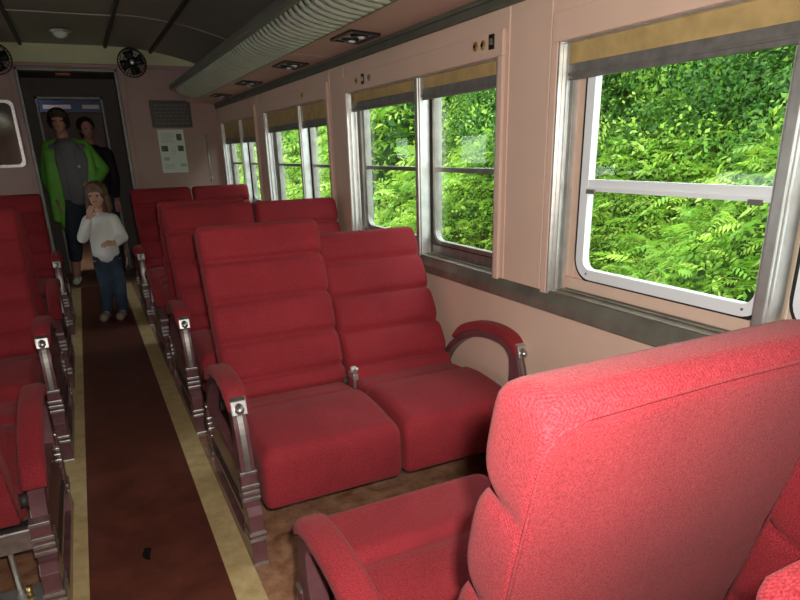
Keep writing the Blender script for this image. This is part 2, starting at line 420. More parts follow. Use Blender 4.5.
# luggage racks
def rack(sx, lb):
    r = empty('luggage_rack', (sx*1.1, 2.6, 1.9), lb, 'rack')
    Y0, Y1 = YB+.02, 6.62
    prof = [(RI+.012, RZ+.006), (RI-.012, RZ-.002), (RI-.06, RZ+.002), (RI-.11, RZ+.012), (RI-.15, RZ+.024), (RI-.185, RZ+.042), (RI-.205, RZ+.068)]
    # ribs
    rb = MB(); n = int((Y1-Y0)/.072)
    for i in range(n):
        y = Y0+.03+i*.072
        lo = []
        for a, z in prof:
            lo.append([(a, y-.019, z-.006), (a, y-.011, z-.017), (a, y+.011, z-.017), (a, y+.019, z-.006), (a, y+.015, z+.003), (a, y-.015, z+.003)])
        rb.loft(lo, True, False)
    rb.v = [(p[0]-1.1, p[1]-2.6, p[2]-1.9) for p in rb.v]
    rb.build('rack_slats', 'rack', r, sx=sx)
    sh = MB(); top = [(a, z+.001) for a, z in prof]
    sh.loft([[(a, y, z+.012) for a, z in prof]+[(a, y, z+.017) for a, z in reversed(prof)] for y in (Y0, Y1)], True, False)
    sh.v = [(p[0]-1.1, p[1]-2.6, p[2]-1.9) for p in sh.v]
    sh.build('rack_tray', 'seam', r, sx=sx)
    lp = MB(); X = RI-.222
    lp.loft([[(a-1.1, y-2.6, z-1.9) for a, z in rrect(X, RZ+.078, .045, .05, .014, 4)] for y in (Y0, Y1)], True, False)
    lp.loft([[(a-1.1, y-2.6, z-1.9) for a, z in rrect(RI+.008, RZ-.002, .03, .02, .006, 3)] for y in (Y0, Y1)], True, False)
    lp.build('rack_rail', 'racklip', r, sx=sx)
    en = MB(); pe = prof+[(RI-.205, RZ+.10), (RI+.012, RZ+.04)]
    en.loft([[(a-1.1, y-2.6, z-1.9) for a, z in pe] for y in (Y1-.012, Y1)], True, False)
    en.build('end_plate', 'racklip', r, sx=sx)
    for y in (-.5, 1.0, 2.5, 4.0, 5.5, 6.5):
        bk = MB(); bk.tube([(RI-.215-1.1, y-2.6, RZ+.09-1.9), (RI-.08-1.1, y-2.6, RZ+.17-1.9), (WR-.02-1.1, y-2.6, RZ+.21-1.9)], .008, 8)
        bk.build('rack_bracket', 'racklip', r, sx=sx)
rack(1, 'ribbed metal luggage rack running above the windows on the right')
rack(-1, 'ribbed metal luggage rack running above the left side seats')

# reading-light fixtures set in the soffit
sl = (1.804-RZ)/(WR-RI+.01)
def spot(y, lb):
    xc = 1.285; zc = RZ+sl*(xc-RI)-.003
    r = empty('reading_light', (xc, y, zc), lb, 'light', 'twin reading lights under the luggage rack')
    r.rotation_euler = (0, -math.atan(sl), 0)
    f = MB(); ring(f, -.135, .135, -.078, .078, .020, .01, 0, 1)
    f.v = [(p[2], p[1], -.008 if p[0] == 0 else .003) for p in f.v]
    f.build('light_frame', 'black', r)
    MB().box(-.06, .06, -.117, .117, -.002, .004).build('back_plate', 'alu', r)
    for s in (-1, 1):
        e = MB(); e.tube([(0, s*.058, .0), (0, s*.058, -.010)], [.046, .040], 18)
        o = e.build('light_eyeball', 'black', r)
        e = MB(); e.ball((.01, s*.058, -.010), .018, 12, 8, (1, 1, .5)); e.build('lens', 'lampglass', o)
        e.v
for y, lb in ((1.98, 'chrome twin reading light in the rack underside, nearest the camera above the wide window'),
              (3.05, 'chrome twin reading light above the wall post dividing two windows, fully in view'),
              (4.10, 'second chrome twin reading light along the rack counting from the fully visible bright one'),
              (5.20, 'dim twin reading light third along the rack from the bright visible one'),
              (6.32, 'dim twin reading light nearest the end wall of the carriage')):
    spot(y, lb)

# seat number tokens and hooks on the window headers
def token(y, z, kind, lb, cat):
    r = empty('number_token' if kind == 'g' else 'switch_plate', (WR-.014, y, z), lb, cat, 'seat markers above the windows')
    t = MB()
    if kind == 'g':
        t.loft([[(x, rr*math.cos(2*PI*i/6), 1.25*rr*math.sin(2*PI*i/6)) for i in range(6)] for x, rr in ((0, .014), (-.006, .014), (-.008, .011))], True, False)
        t.build('token_plate', 'brass', r); MB().cyl((-.008, 0, 0), (-.0095, 0, 0), .006, 10).build('token_hole', 'black', r)
    else:
        t.box(-.006, 0, -.016, .016, -.025, .025).build('plate', 'black', r, bevel=.002); MB().box(-.011, -.006, -.006, .006, -.01, .01).build('toggle', 'chrome', r)
token(2.19, 1.655, 'g', 'brass hexagonal token left of another beside the switch above the middle window', 'token')
token(2.14, 1.653, 'g', 'brass hexagonal token right beside the black switch above the middle window', 'token')
token(2.085, 1.656, 's', 'small black switch plate next to the brass tokens by the wide pilaster', 'switch')
token(3.36, 1.652, 'g', 'brass token left of the small switch at the far end of the middle window', 'token')
token(3.19, 1.650, 'g', 'brass token right of the small switch at the far end of the middle window', 'token')
token(3.275, 1.652, 's', 'small black switch between two brass tokens above the middle window', 'switch')
token(4.30, 1.655, 'g', 'lone brass token above the third window pair', 'token')

# ------------------------------------------------------------------ end wall furniture
pl = empty('notice_board', (.957, E-.004, 1.705), 'dark wooden notice board with rows of faint lettering above the white poster', 'sign')
MB().box(-.2, .2, -.02, .003, -.13, .13).build('board', 'plaque', pl, bevel=.004)
ln = MB()
for i, z in enumerate([.085, .05, .015, -.02, -.055, -.09]):
    x = -.165
    random.seed(i)
    while x < .15:
        w = random.uniform(.02, .055)
        ln.box(x, min(x+w, .168), -.0225, -.0195, z-.008, z+.008); x += w+.012
ln.build('lettering', 'plaqueline', pl)
ps = empty('poster', (.925, E-.002, 1.34), 'white paper poster with small printed pictures on the end wall', 'poster')
MB().box(-.13, .13, -.004, .001, -.215, .215).build('sheet', 'paper', ps)
pc = MB()
for (a, b_, c, d) in ((.03, .45, .25, .62), (.03, .0, 0, 0),):
    pass
def pb(x0, x1, y0, y1): # in 0..1 of the sheet, y from top
    pc.box(-.13+.26*x0, -.13+.26*x1, -.0055, -.0035, .215-.43*y1, .215-.43*y0)
for q in ((.07, .32, .37, .50), (.70, .90, .10, .25), (.70, .93, .37, .50)):
    pc = MB(); pb(*q); pc.build('printed_picture', 'ink', ps)
tl = [(.12, .33, .63, .71), (.72, .95, .79, .86)]+[(.1, .55+.05*(i % 3), .08+.04*i, .092+.04*i) for i in range(6)]
tl += [(.42, .62, .4+.05*i, .412+.05*i) for i in range(4)]+[(.1, .5, .80+.03*i, .81+.03*i) for i in range(4)]
for q in tl:
    pc = MB(); pb(*q); pc.build('printed_text', 'inkgrey', ps)

cd = MB(); cd.tube([(1.285, E-.015, 1.02), (1.285, E-.015, 1.50)], .009, 8); cd.box(1.27, 1.30, E-.02, E, 1.05, 1.07).box(1.27, 1.30, E-.02, E, 1.44, 1.46)
tag(cd.build('wall_conduit', 'alu'), 'thin pale vertical pipe on the end wall beside the last window', 'pipe')

mr = empty('wall_mirror', (-.84, E-.002, 1.53), 'wide rounded chrome-framed mirror on the end wall left of the doorway', 'mirror')
f = MB(); lo_ = []
for (w_, h_, y_) in ((.78, .60, 0), (.78, .60, -.02), (.73, .55, -.02), (.73, .55, -.006)):
    lo_.append([(a, y_, b_) for a, b_ in rrect(0, 0, w_, h_, .05, 6)])
f.loft(lo_, False, False); f.build('mirror_frame', 'chrome', mr)
f = MB(); f.loft([[(a, y_, b_) for a, b_ in rrect(0, 0, .735, .555, .035, 6)] for y_ in (0, -.007)], True, False); f.build('mirror_glass', 'mirror', mr)

def fan(x, lb):
    r = empty('wall_fan', (x, E-.01, 2.165), lb, 'fan', 'small round fans on the end wall')
    MB().cyl((0, 0, 0), (0, -.05, 0), .035, 16).build('mounting_arm', 'black', r)
    m_ = MB(); m_.tube([(0, -.04, 0), (0, -.06, 0), (0, -.11, 0), (0, -.125, 0)], [.03, .05, .045, .02], 18); m_.build('motor', 'black', r)
    c = MB()
    for rr, y in ((.13, -.12), (.128, -.09), (.11, -.15), (.08, -.165), (.05, -.172)):
        pts = [(rr*math.cos(2*PI*i/28), y, rr*math.sin(2*PI*i/28)) for i in range(29)]
        c.tube(pts, .0035 if rr < .128 else .006, 6, caps=False)
    for i in range(24):
        a = 2*PI*i/24
        pts = [(q*math.cos(a), y, q*math.sin(a)) for q, y in ((.03, -.175), (.05, -.172), (.08, -.165), (.11, -.15), (.129, -.12), (.128, -.09), (.09, -.055), (.04, -.045))]
        c.tube(pts, .0018, 5)
    c.build('fan_cage', 'black', r)
    bl = MB()
    for i in range(4):
        a = 2*PI*i/4+.3; lo = []
        for q in (.02, .05, .08, .105):
            wd = .026+.022*q/.1
            lo.append([(q*math.cos(a)-t*wd*math.sin(a), -.128+.012*t+z, q*math.sin(a)+t*wd*math.cos(a)) for t, z in ((-1, 0), (0, 0), (1, 0), (1, .002), (0, .002), (-1, .002))])
        bl.loft(lo, True, True)
    bl.build('fan_blades', 'black', r)
    h = MB(); h.ball((0, -.172, 0), .026, 14, 8, (1, .35, 1)); h.build('hub_badge', 'chrome', r)
fan(.645, 'small black round fan right of the doorway above the notice board')
fan(-.505, 'small black round fan left of the doorway at the picture edge')

lm = empty('ceiling_lamp', (.055, 6.45, CZ-.012), 'round ceiling lamp with a milky dome over the aisle', 'lamp')
m_ = MB(); m_.tube([(0, 0, 0), (0, 0, -.012), (0, 0, -.02)], [.085, .085, .062], 26); m_.build('lamp_rim', 'alu', lm)
m_ = MB(); m_.tube([(0, 0, -.012)]+[(0, 0, -.018-.045*math.sin(t)) for t in (.1, .4, .8, 1.2, 1.5)], [.062]+[.06*math.cos(t) for t in (.1, .4, .8, 1.2, 1.5)], 24); m_.build('lamp_dome', 'lampglass', lm)

# ------------------------------------------------------------------ vestibule and next coach seen through the doorway
V1, V2 = E+.10, 8.35
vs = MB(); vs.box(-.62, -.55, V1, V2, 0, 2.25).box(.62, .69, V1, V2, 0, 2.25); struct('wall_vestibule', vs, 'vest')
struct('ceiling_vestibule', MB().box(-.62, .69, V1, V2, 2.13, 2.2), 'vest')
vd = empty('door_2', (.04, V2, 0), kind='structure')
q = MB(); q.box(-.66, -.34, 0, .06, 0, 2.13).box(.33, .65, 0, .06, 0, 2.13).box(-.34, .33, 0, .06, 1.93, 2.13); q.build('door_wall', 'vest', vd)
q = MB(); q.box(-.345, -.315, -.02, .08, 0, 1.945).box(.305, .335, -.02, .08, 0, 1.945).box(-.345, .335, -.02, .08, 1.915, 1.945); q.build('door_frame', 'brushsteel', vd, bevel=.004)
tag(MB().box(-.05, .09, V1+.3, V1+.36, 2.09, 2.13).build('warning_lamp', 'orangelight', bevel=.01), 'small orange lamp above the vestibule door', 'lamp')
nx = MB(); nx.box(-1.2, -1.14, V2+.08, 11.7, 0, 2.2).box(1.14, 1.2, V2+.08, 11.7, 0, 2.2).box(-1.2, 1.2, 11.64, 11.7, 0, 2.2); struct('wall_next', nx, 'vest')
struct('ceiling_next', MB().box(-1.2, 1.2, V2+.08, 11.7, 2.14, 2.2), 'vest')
sg = empty('header_sign', (.06, 8.75, 1.90), 'blue and pale pink panel high in the dark passage beyond the doorway', 'sign')
MB().box(-.36, .34, 0, .03, -.09, .09).build('blue_panel', 'bluesign', sg)
q = MB(); q.box(-.31, -.02, -.01, 0, -.055, -.012).box(.10, .28, -.01, 0, -.055, -.012); q.build('pink_strip', 'pinksign', sg)
for x in (-.3, .28): MB().tube([(x, .015, .09), (x, .015, .238)], .006, 6).build('hanger', 'under', sg)
q = MB()
for x in (-.44, .50):
    q.tube([(x, 8.9, .0), (x, 8.9, 2.14)], .018, 10)
q1 = MB().tube([(-.5, 9.3, 0), (-.5, 9.3, 2.14)], .016, 10).build('grab_pole', 'chrome'); tag(q1, 'chrome pole in the dark passage left side', 'pole')
q1 = MB().tube([(.42, 9.3, 0), (.42, 9.3, 2.14)], .016, 10).build('grab_pole', 'chrome'); tag(q1, 'chrome pole in the dark passage right side', 'pole')

# ------------------------------------------------------------------ seats
BW, CW = .505, .507
def back_mesh(mb, u0, base, top, T=.085):
    """loft of the padded back from base (v,z) front-surface point to top"""
    bv, bz = base; tv, tz = top
    Ln = math.hypot(tv-bv, tz-bz); dv, dz = (tv-bv)/Ln, (tz-bz)/Ln
    nv, nz = -dz, dv            # front normal (towards -v, up)
    cr = [0, .155, .32, .485, .64, Ln+.02][::-1]      # groove positions measured from the top
    cr = [Ln-c for c in cr]
    ss = []
    N = 84
    for i in range(N+1): ss.append(-.03+(Ln+.03)*i/N)
    loops = []
    for s_ in ss:
        # which roll
        h = 0
        for a, b_ in zip(cr[:-1], cr[1:]):
            if a <= s_ <= b_:
                t = (s_-a)/(b_-a); h = (max(0, 1-(2*t-1)**4))**.55
        if s_ < cr[0]: h = .3
        e = 1.0; wsc = 1.0
        d = Ln-s_
        r = .035
        tt = 0
        if d < r:
            q = 1-d/r; tt = (1-math.sqrt(max(0, 1-q*q)))
        wsc = 1-.10*tt
        fr = T*(.44+.46*h)*(1-.55*tt)
        bk = T*.12*(1-.2*tt)
        if d < r: bk = T*.12-.6*tt*T*.4
        W2 = BW*wsc-.016*(1-h)
        depth = fr+bk
        ro = [min(.022, depth*.3)]*2+[min(.03, depth*.42)]*2
        pts = rrect(u0+BW/2, (fr-bk)/2, W2, depth, (ro[0]*.5, ro[0]*.5, ro[2], ro[2]), 5)
        # (u, n) -> world local
        off = -T*.78
        # crown the front a little across the width
        L = []
        for (u, n) in pts:
            c = (u-u0-BW/2)/(BW/2)
            nn = n+off+(.012*(1-c*c) if n > (fr-bk)/2 else 0)
            L.append((u, bv+dv*s_+nv*nn, bz+dz*s_+nz*nn))
        loops.append(L)
    mb.loft(loops, True, True)
    # rear piping path : around the back edge
    off = -T*.78-T*.12
    e = .004
    pip = []
    for (u, s_) in ((u0+e, 0), (u0+e, Ln-.06), (u0+e+.004, Ln-.042), (u0+e+.016, Ln-.026), (u0+.05, Ln-.016), (u0+BW/2, Ln-.013), (u0+BW-.05, Ln-.016), (u0+BW-e-.016, Ln-.026), (u0+BW-e-.004, Ln-.042), (u0+BW-e, Ln-.06), (u0+BW-e, 0)):
        pip.append((u, bv+dv*s_+nv*off, bz+dz*s_+nz*off))
    return pip

def cushion_mesh(mb, u0, v0, v1, zb, zf, zm, zk, tc=.72):
    """v0 front, v1 back; zb underside front, zf/zm/zk top heights front/middle/back"""
    N = 60; loops = []
    for i in range(N+1):
        t = i/N; v = v0+(v1-v0)*t
        if t < .55: top = zf+(zm-zf)*math.sin(t/.55*PI/2)
        else: top = zm+(zk-zm)*(t-.55)/.45
        top += -.018*math.exp(-((t-tc)/.035)**2)-.010*max(0, min(1, (t-tc)/.05))
        bot = zb+(zk-.14-zb)*max(0, (t-.3)/.7)**1.2*.8
        d = (v-v0); r = .042; q = 0
        if d < r: k = 1-d/r; q = 1-math.sqrt(max(0, 1-k*k))
        tp = top-q*r*.95; bt = bot+q*.02
        W2 = CW-2*q*.018
        hh = tp-bt
        pts = rrect(u0+CW/2, (tp+bt)/2, W2, hh, (.02, .02, .045, .045), 5)
        L = []
        for (u, z) in pts:
            c = (u-u0-CW/2)/(CW/2)
            L.append((u, v, z+(.012*(1-c*c) if z > (tp+bt)/2 else 0)))
        loops.append(L)
    mb.loft(loops, True, True)

def offs(path, d):
    out = []
    for i, p in enumerate(path):
        a = path[max(i-1, 0)]; b_ = path[min(i+1, len(path)-1)]
        tx, tz = b_[0]-a[0], b_[1]-a[1]; l = math.hypot(tx, tz)
        dd = d[i] if isinstance(d, (list, tuple)) else d
        out.append((p[0]-tz/l*dd, p[1]+tx/l*dd))
    return out
def smooth_path(p, n=4):
    out = []
    for i in range(len(p)-1):
        p0 = p[max(i-1, 0)]; p1 = p[i]; p2 = p[i+1]; p3 = p[min(i+2, len(p)-1)]
        for k in range(n):
            t = k/n
            out.append(tuple(.5*((2*p1[j])+(-p0[j]+p2[j])*t+(2*p0[j]-5*p1[j]+4*p2[j]-p3[j])*t*t+(-p0[j]+3*p1[j]-3*p2[j]+p3[j])*t**3) for j in (0, 1)))
    out.append(tuple(p[-1])); return out

ARC = smooth_path([(.0, .315), (.006, .40), (.022, .48), (.055, .545), (.12, .577), (.22, .583), (.33, .567), (.43, .53), (.52, .475), (.585, .415), (.64, .335)])
ARCF = ARC
ARCR = [(a, .315+(z-.315)*.83) for a, z in ARC]
def side_frame(root, u0, u1, sx, outer, drop):
    """u0..u1 thickness; outer = side (-1/+1) where the bolt shows"""
    ARC = ARCR if drop else ARCF
    fr = MB()
    # arch strip (thicker at front as a web)
    n = len(ARC)
    th = [.075*max(0, 1-i/(n*.42))**1.2+.030 for i in range(n)]
    inner = offs(ARC, [-t for t in th])
    fr.band(ARC, inner, u0, u1)
    # lower panel
    fr.prism([(.0, .12), (.0, .33), (.03, .335), (.30, .335), (.60, .335), (.67, .33), (.67, .12)], u0+.004, u1-.004)
    fr.prism([(-.003, .20), (-.003, .332), (.035, .332), (.045, .20)], u0-.004, u1+.004)
    fr.prism([(-.032, .0), (-.032, .19), (-.012, .215), (.05, .215), (.06, .10), (.10, .05), (.64, .05), (.66, 0)], u0-.0015, u1+.002)
    fr.prism([(.625, .20), (.615, .332), (.673, .332), (.673, .20)], u0-.004, u1+.004)
    fr.prism([(.60, .0), (.61, .215), (.69, .215), (.715, .19), (.715, 0)], u0-.002, u1+.002)
    f = fr.build('side_frame', 'panel', root, sx=sx, bevel=.003)
    # recessed lines along the panel
    ln = MB()
    uu = u0-.001 if outer < 0 else u1-.003
    for z in (.16, .19): ln.box(uu+.001, uu+.005, .08, .70, z, z+.010)
    ln.build('panel_moulding', 'darkpanel', f, sx=sx)
    for z in (.285, .262, .239):
        MB().box(u0-.007, u1+.007, -.008, .055, z-.007, z+.006).build('chrome_band', 'chrome', f, sx=sx, bevel=.002)
        MB().box(u0-.007, u1+.007, .615, .678, z-.007, z+.006).build('chrome_band', 'chrome', f, sx=sx, bevel=.002)
    for z in (.125, .102):
        MB().box(u0-.006, u1+.006, -.039, .045, z-.007, z+.006).build('chrome_band', 'chrome', f, sx=sx, bevel=.002)
        MB().box(u0-.006, u1+.006, .62, .722, z-.007, z+.006).build('chrome_band', 'chrome', f, sx=sx, bevel=.002)
    MB().box(u0-.004, u1+.004, -.038, .02, .0, .012).build('chrome_toe', 'chrome', f, sx=sx, bevel=.002)
    for a, b_ in ((-.004, .03), (.632, .675)): MB().box(u0-.005, u1+.005, a, b_, .325, .337).build('chrome_step', 'chrome', f, sx=sx, bevel=.002)
    # chrome front strip
    cs = MB(); a = ARC[1:14]; cs.band(offs(a, .004), offs(a, -.001), u0+.014, u1-.014)
    cs.build('front_strip', 'darkalu' , f, sx=sx)
    # pad
    if drop: pth = ARC[11:37]
    else: pth = ARC[11:32]
    pd = MB(); loops = []; m = len(pth)
    up = offs(pth, 1.0)
    for i, (p, q) in enumerate(zip(pth, up)):
        nx_, nz_ = q[0]-p[0], q[1]-p[1]
        e = min(i, m-1-i)/2.2; e = min(1, max(.35, math.sqrt(min(1, .2+e*.6))))
        w = (u1-u0)+.026; h = .036*e
        pts = rrect((u0+u1)/2, h/2, w*(.8+.2*e), h, (.006, .006, h*.48, h*.48), 4)
        loops.append([(u, p[0]+nx_*(hh+.001), p[1]+nz_*(hh+.001)) for u, hh in pts])
    pd.loft(loops, True, True); pd.build('armrest_pad', 'pad', root, sx=sx)
    # bracket + bolt
    if not drop:
        k = MB(); k.prism([(.014, .528), (.028, .572), (.065, .585), (.055, .556), (.035, .53)], u0-.003, u1+.003); bk = k.build('pad_bracket', 'chrome', f, sx=sx, bevel=.003)
        cu = (u0+u1)/2
        k = MB(); k.tube([(cu, .035, .553), (cu, .014, .545), (cu, .006, .541), (cu, .002, .539)], [.015, .015, .011, .003], 16); k.build('bolt', 'chrome', f, sx=sx)
    return f

def seat_pair(side, y, facing, lb, rec, cush, drop=False, latch=True, rail=False, near=False):
    """side +1 right / -1 left of the aisle; facing -1 looks at the camera, +1 looks away"""
    x = .295 if side > 0 else -.252
    root = empty('double_seat', (x, y, 0), lb, 'seat', 'reclining double seats along the aisle')
    if facing > 0: root.rotation_euler = (0, 0, PI)
    sx = side if facing < 0 else -side
    side_frame(root, .0, .045, sx, -1, drop)
    side_frame(root, 1.095, 1.133, sx, 1, drop)
    for k, u0 in enumerate((.068, .588)):
        if near and k == 0: u0 = .055
        cm = MB(); c = cush[k]
        cushion_mesh(cm, u0, *c); o = cm.build('seat_cushion', 'fabric', root, sx=sx)
        bm_ = MB(); base, top = rec[k]
        pip = back_mesh(bm_, u0, base, top, .10 if near else .085); o = bm_.build('backrest', 'fabric', root, sx=sx)
        p = MB(); p.tube(pip, .0022, 6); p.build('piping', 'fabric', o, sx=sx)
    # under-frame
    uf = MB(); uf.box(.40, .74, .34, .60, 0, .04).box(.52, .62, .40, .54, .04, .24)
    uf.box(.045, 1.095, .30, .34, .215, .255).box(.045, 1.095, .48, .52, .215, .255)
    uf.build('pedestal', 'under', root, sx=sx, bevel=.004)
    hg = MB()
    for u in (.060, .578, 1.082): hg.cyl((u-.012, .56, .36), (u+.012, .56, .36), .022, 14)
    hg.box(.046, .60, .55, .57, .34, .37); hg.box(.57, 1.095, .55, .57, .34, .37)
    hg.build('recline_hinge', 'under', root, sx=sx)
    if latch:
        l = MB(); l.tube([(.583, .46, .36), (.583, .45, .42), (.583, .43, .455)], [.007, .007, .009], 8); l.box(.572, .594, .44, .50, .40, .424); l.cyl((.571, .47, .44), (.595, .47, .44), .012, 12)
        l.build('recline_latch', 'alu', root, sx=sx, bevel=.002)
    if rail:
        l = MB(); l.box(.05, 1.09, .60, .625, .23, .30); l.build('rear_rail', 'chrome', root, sx=sx, bevel=.006)
        l = MB(); l.box(.055, .20, .60, .70, .085, .10); l.tube([(.12, .61, .10), (.12, .61, .28)], .008, 8)
        o = l.build('footrest_bracket', 'alu', root, sx=sx, bevel=.002)
        l = MB(); l.cyl((.09, .66, .10), (.09, .66, .135), .010, 12); l.build('brass_pin', 'brass', o, sx=sx)
    return root

UP = ((.515, .40), (.765, 1.045)); MID = ((.505, .36), (.885, .965)); LOW = ((.50, .36), (.97, .90))
TALL = ((.515, .40), (.75, 1.085)); NB = ((.55, .42), (.705, 1.085))
BK = ((.57, .42), (.73, 1.06)); BK2 = ((.555, .37), (.78, 1.03))
CN = (-.010, .52, .170, .378, .408, .385)
CT = (-.06, .54, .27, .470, .475, .43, .37)
Y0, P = 1.80, 1.16
seat_pair(1, Y0, -1, 'red double seat facing the camera beside the window, bright and nearest in full view', (UP, MID), (CN, CN))
seat_pair(1, Y0+P, -1, 'red double seat on the window side directly behind the fully visible pair', (UP, UP), (CN, CN))
seat_pair(1, Y0+2*P+.56, 1, 'red double seat turned away, mostly hidden, third on the right side', (BK, BK2), (CT, CT), drop=True)
seat_pair(1, Y0+3*P, -1, 'dim red double seat on the right closest to the end wall poster', (UP, UP), (CN, CN))
seat_pair(-1, 2.47, 1, 'red double seat cut off at the lower left corner, long armrest pad in view', (BK2, BK2), (CT, CT), drop=True, rail=True)
seat_pair(-1, Y0+P, -1, 'red double seat at the left picture edge with a shiny bolt on its arm', (TALL, TALL), (CN, CN))
seat_pair(-1, Y0+2*P+.56, 1, 'dim red double seat left of the aisle turned away from the camera', (BK, BK), (CT, CT), drop=True)
seat_pair(-1, Y0+3*P, -1, 'dark red double seat on the left closest to the doorway and the adult', (UP, UP), (CN, CN))
seat_pair(1, 1.20, 1, 'large pinkish red seat pair in the foreground seen from behind its backrest', (NB, BK2), (CT, CT), drop=True, latch=False, near=True)
seat_pair(1, -.618, -1, 'red seat back of which only a corner shows at the bottom right of the picture', (UP, UP), (CN, CN))

# ------------------------------------------------------------------ people (capsule unions remeshed to one skin)
def caps(mb, a, b_, ra, rb=None, sc=None):
    rb = ra if rb is None else rb
    a, b_ = Vector(a), Vector(b_); d = (b_-a); L = max(d.length, 1e-5); d = d/L
    pts, rs = [], []
    for t in (.15, .5, 1.0, 1.57): pts.append(a-d*ra*math.cos(t)); rs.append(ra*math.sin(t))
    for t in (1.57, 2.1, 2.64, 2.99): pts.append(b_-d*rb*math.cos(t)); rs.append(rb*math.sin(t))
    mb.tube(pts, rs, 14)
def chain(mb, pts, rs):
    for i in range(len(pts)-1): caps(mb, pts[i], pts[i+1], rs[i], rs[i+1])
def blob(name, mb, m, parent, vox=.008, sm=4):
    o = mb.build(name, m, parent)
    r = o.modifiers.new('r', 'REMESH'); r.mode = 'VOXEL'; r.voxel_size = vox; r.use_smooth_shade = True
    if sm: s = o.modifiers.new('s', 'SMOOTH'); s.factor = .5; s.iterations = sm
    return o
def hand(mb, wrist, d, n, sc_, side, curl=.5):
    """palm at wrist, fingers along d, palm normal n, five fingers curled towards n"""
    d = Vector(d).normalized(); n = Vector(n).normalized(); s_ = d.cross(n).normalized()*side
    w = Vector(wrist)
    for k in range(4):
        q = (k-1.5)*.019*sc_
        caps(mb, w+d*.01*sc_+s_*q*.6, w+d*.075*sc_+s_*q, .012*sc_, .011*sc_)
        L = (.068, .078, .072, .055)[k]*sc_
        p = w+d*.075*sc_+s_*q; dd = d.copy(); r = .0085*sc_
        for j in range(3):
            dd = (dd+n*curl*.8).normalized(); p2 = p+dd*L*(.42, .32, .26)[j]; caps(mb, p, p2, r, r*.9); p = p2; r *= .92
    t0 = w+d*.02*sc_-s_*.025*sc_; t1 = t0+(d*.6-s_*.7+n*.3).normalized()*.04*sc_; t2 = t1+(d+n*.4).normalized()*.032*sc_
    caps(mb, w+d*.015*sc_, t0, .013*sc_, .012*sc_); caps(mb, t0, t1, .012*sc_, .0095*sc_); caps(mb, t1, t2, .0095*sc_, .008*sc_)

def head(mb, c, h, yaw):
    """h = head height; faces -y turned by yaw"""
    c = Vector(c); R_ = Matrix.Rotation(yaw, 3, 'Z')
    def P_(x, y, z): return c+R_ @ Vector((x*h, y*h, z*h))
    mb.ball(P_(0, .03, .12), h*.37, 20, 14, (.92, 1.08, 1.0))
    chain(mb, [P_(0, -.06, .05), P_(0, -.10, -.18), P_(0, -.13, -.36)], [h*.30, h*.25, h*.12])
    caps(mb, P_(-.16, -.02, -.12), P_(-.05, -.16, -.36), h*.13, h*.09); caps(mb, P_(.16, -.02, -.12), P_(.05, -.16, -.36), h*.13, h*.09)
    caps(mb, P_(0, -.37, .02), P_(0, -.44, -.12), h*.035, h*.055)
    for s_ in (-1, 1):
        caps(mb, P_(s_*.34, .04, .03), P_(s_*.33, .05, -.10), h*.05, h*.035)
        caps(mb, P_(s_*.06, -.345, .09), P_(s_*.20, -.29, .08), h*.045, h*.035)
    return P_
def face(P_, h, root, body):
    e = MB()
    for s_ in (-1, 1): e.ball(P_(s_*.13, -.335, .0), h*.04, 10, 8)
    e.build('eyes', 'eye', root)
    l = MB(); caps(l, P_(-.07, -.375, -.22), P_(.07, -.375, -.22), h*.022); l.build('lips', 'lip', root)

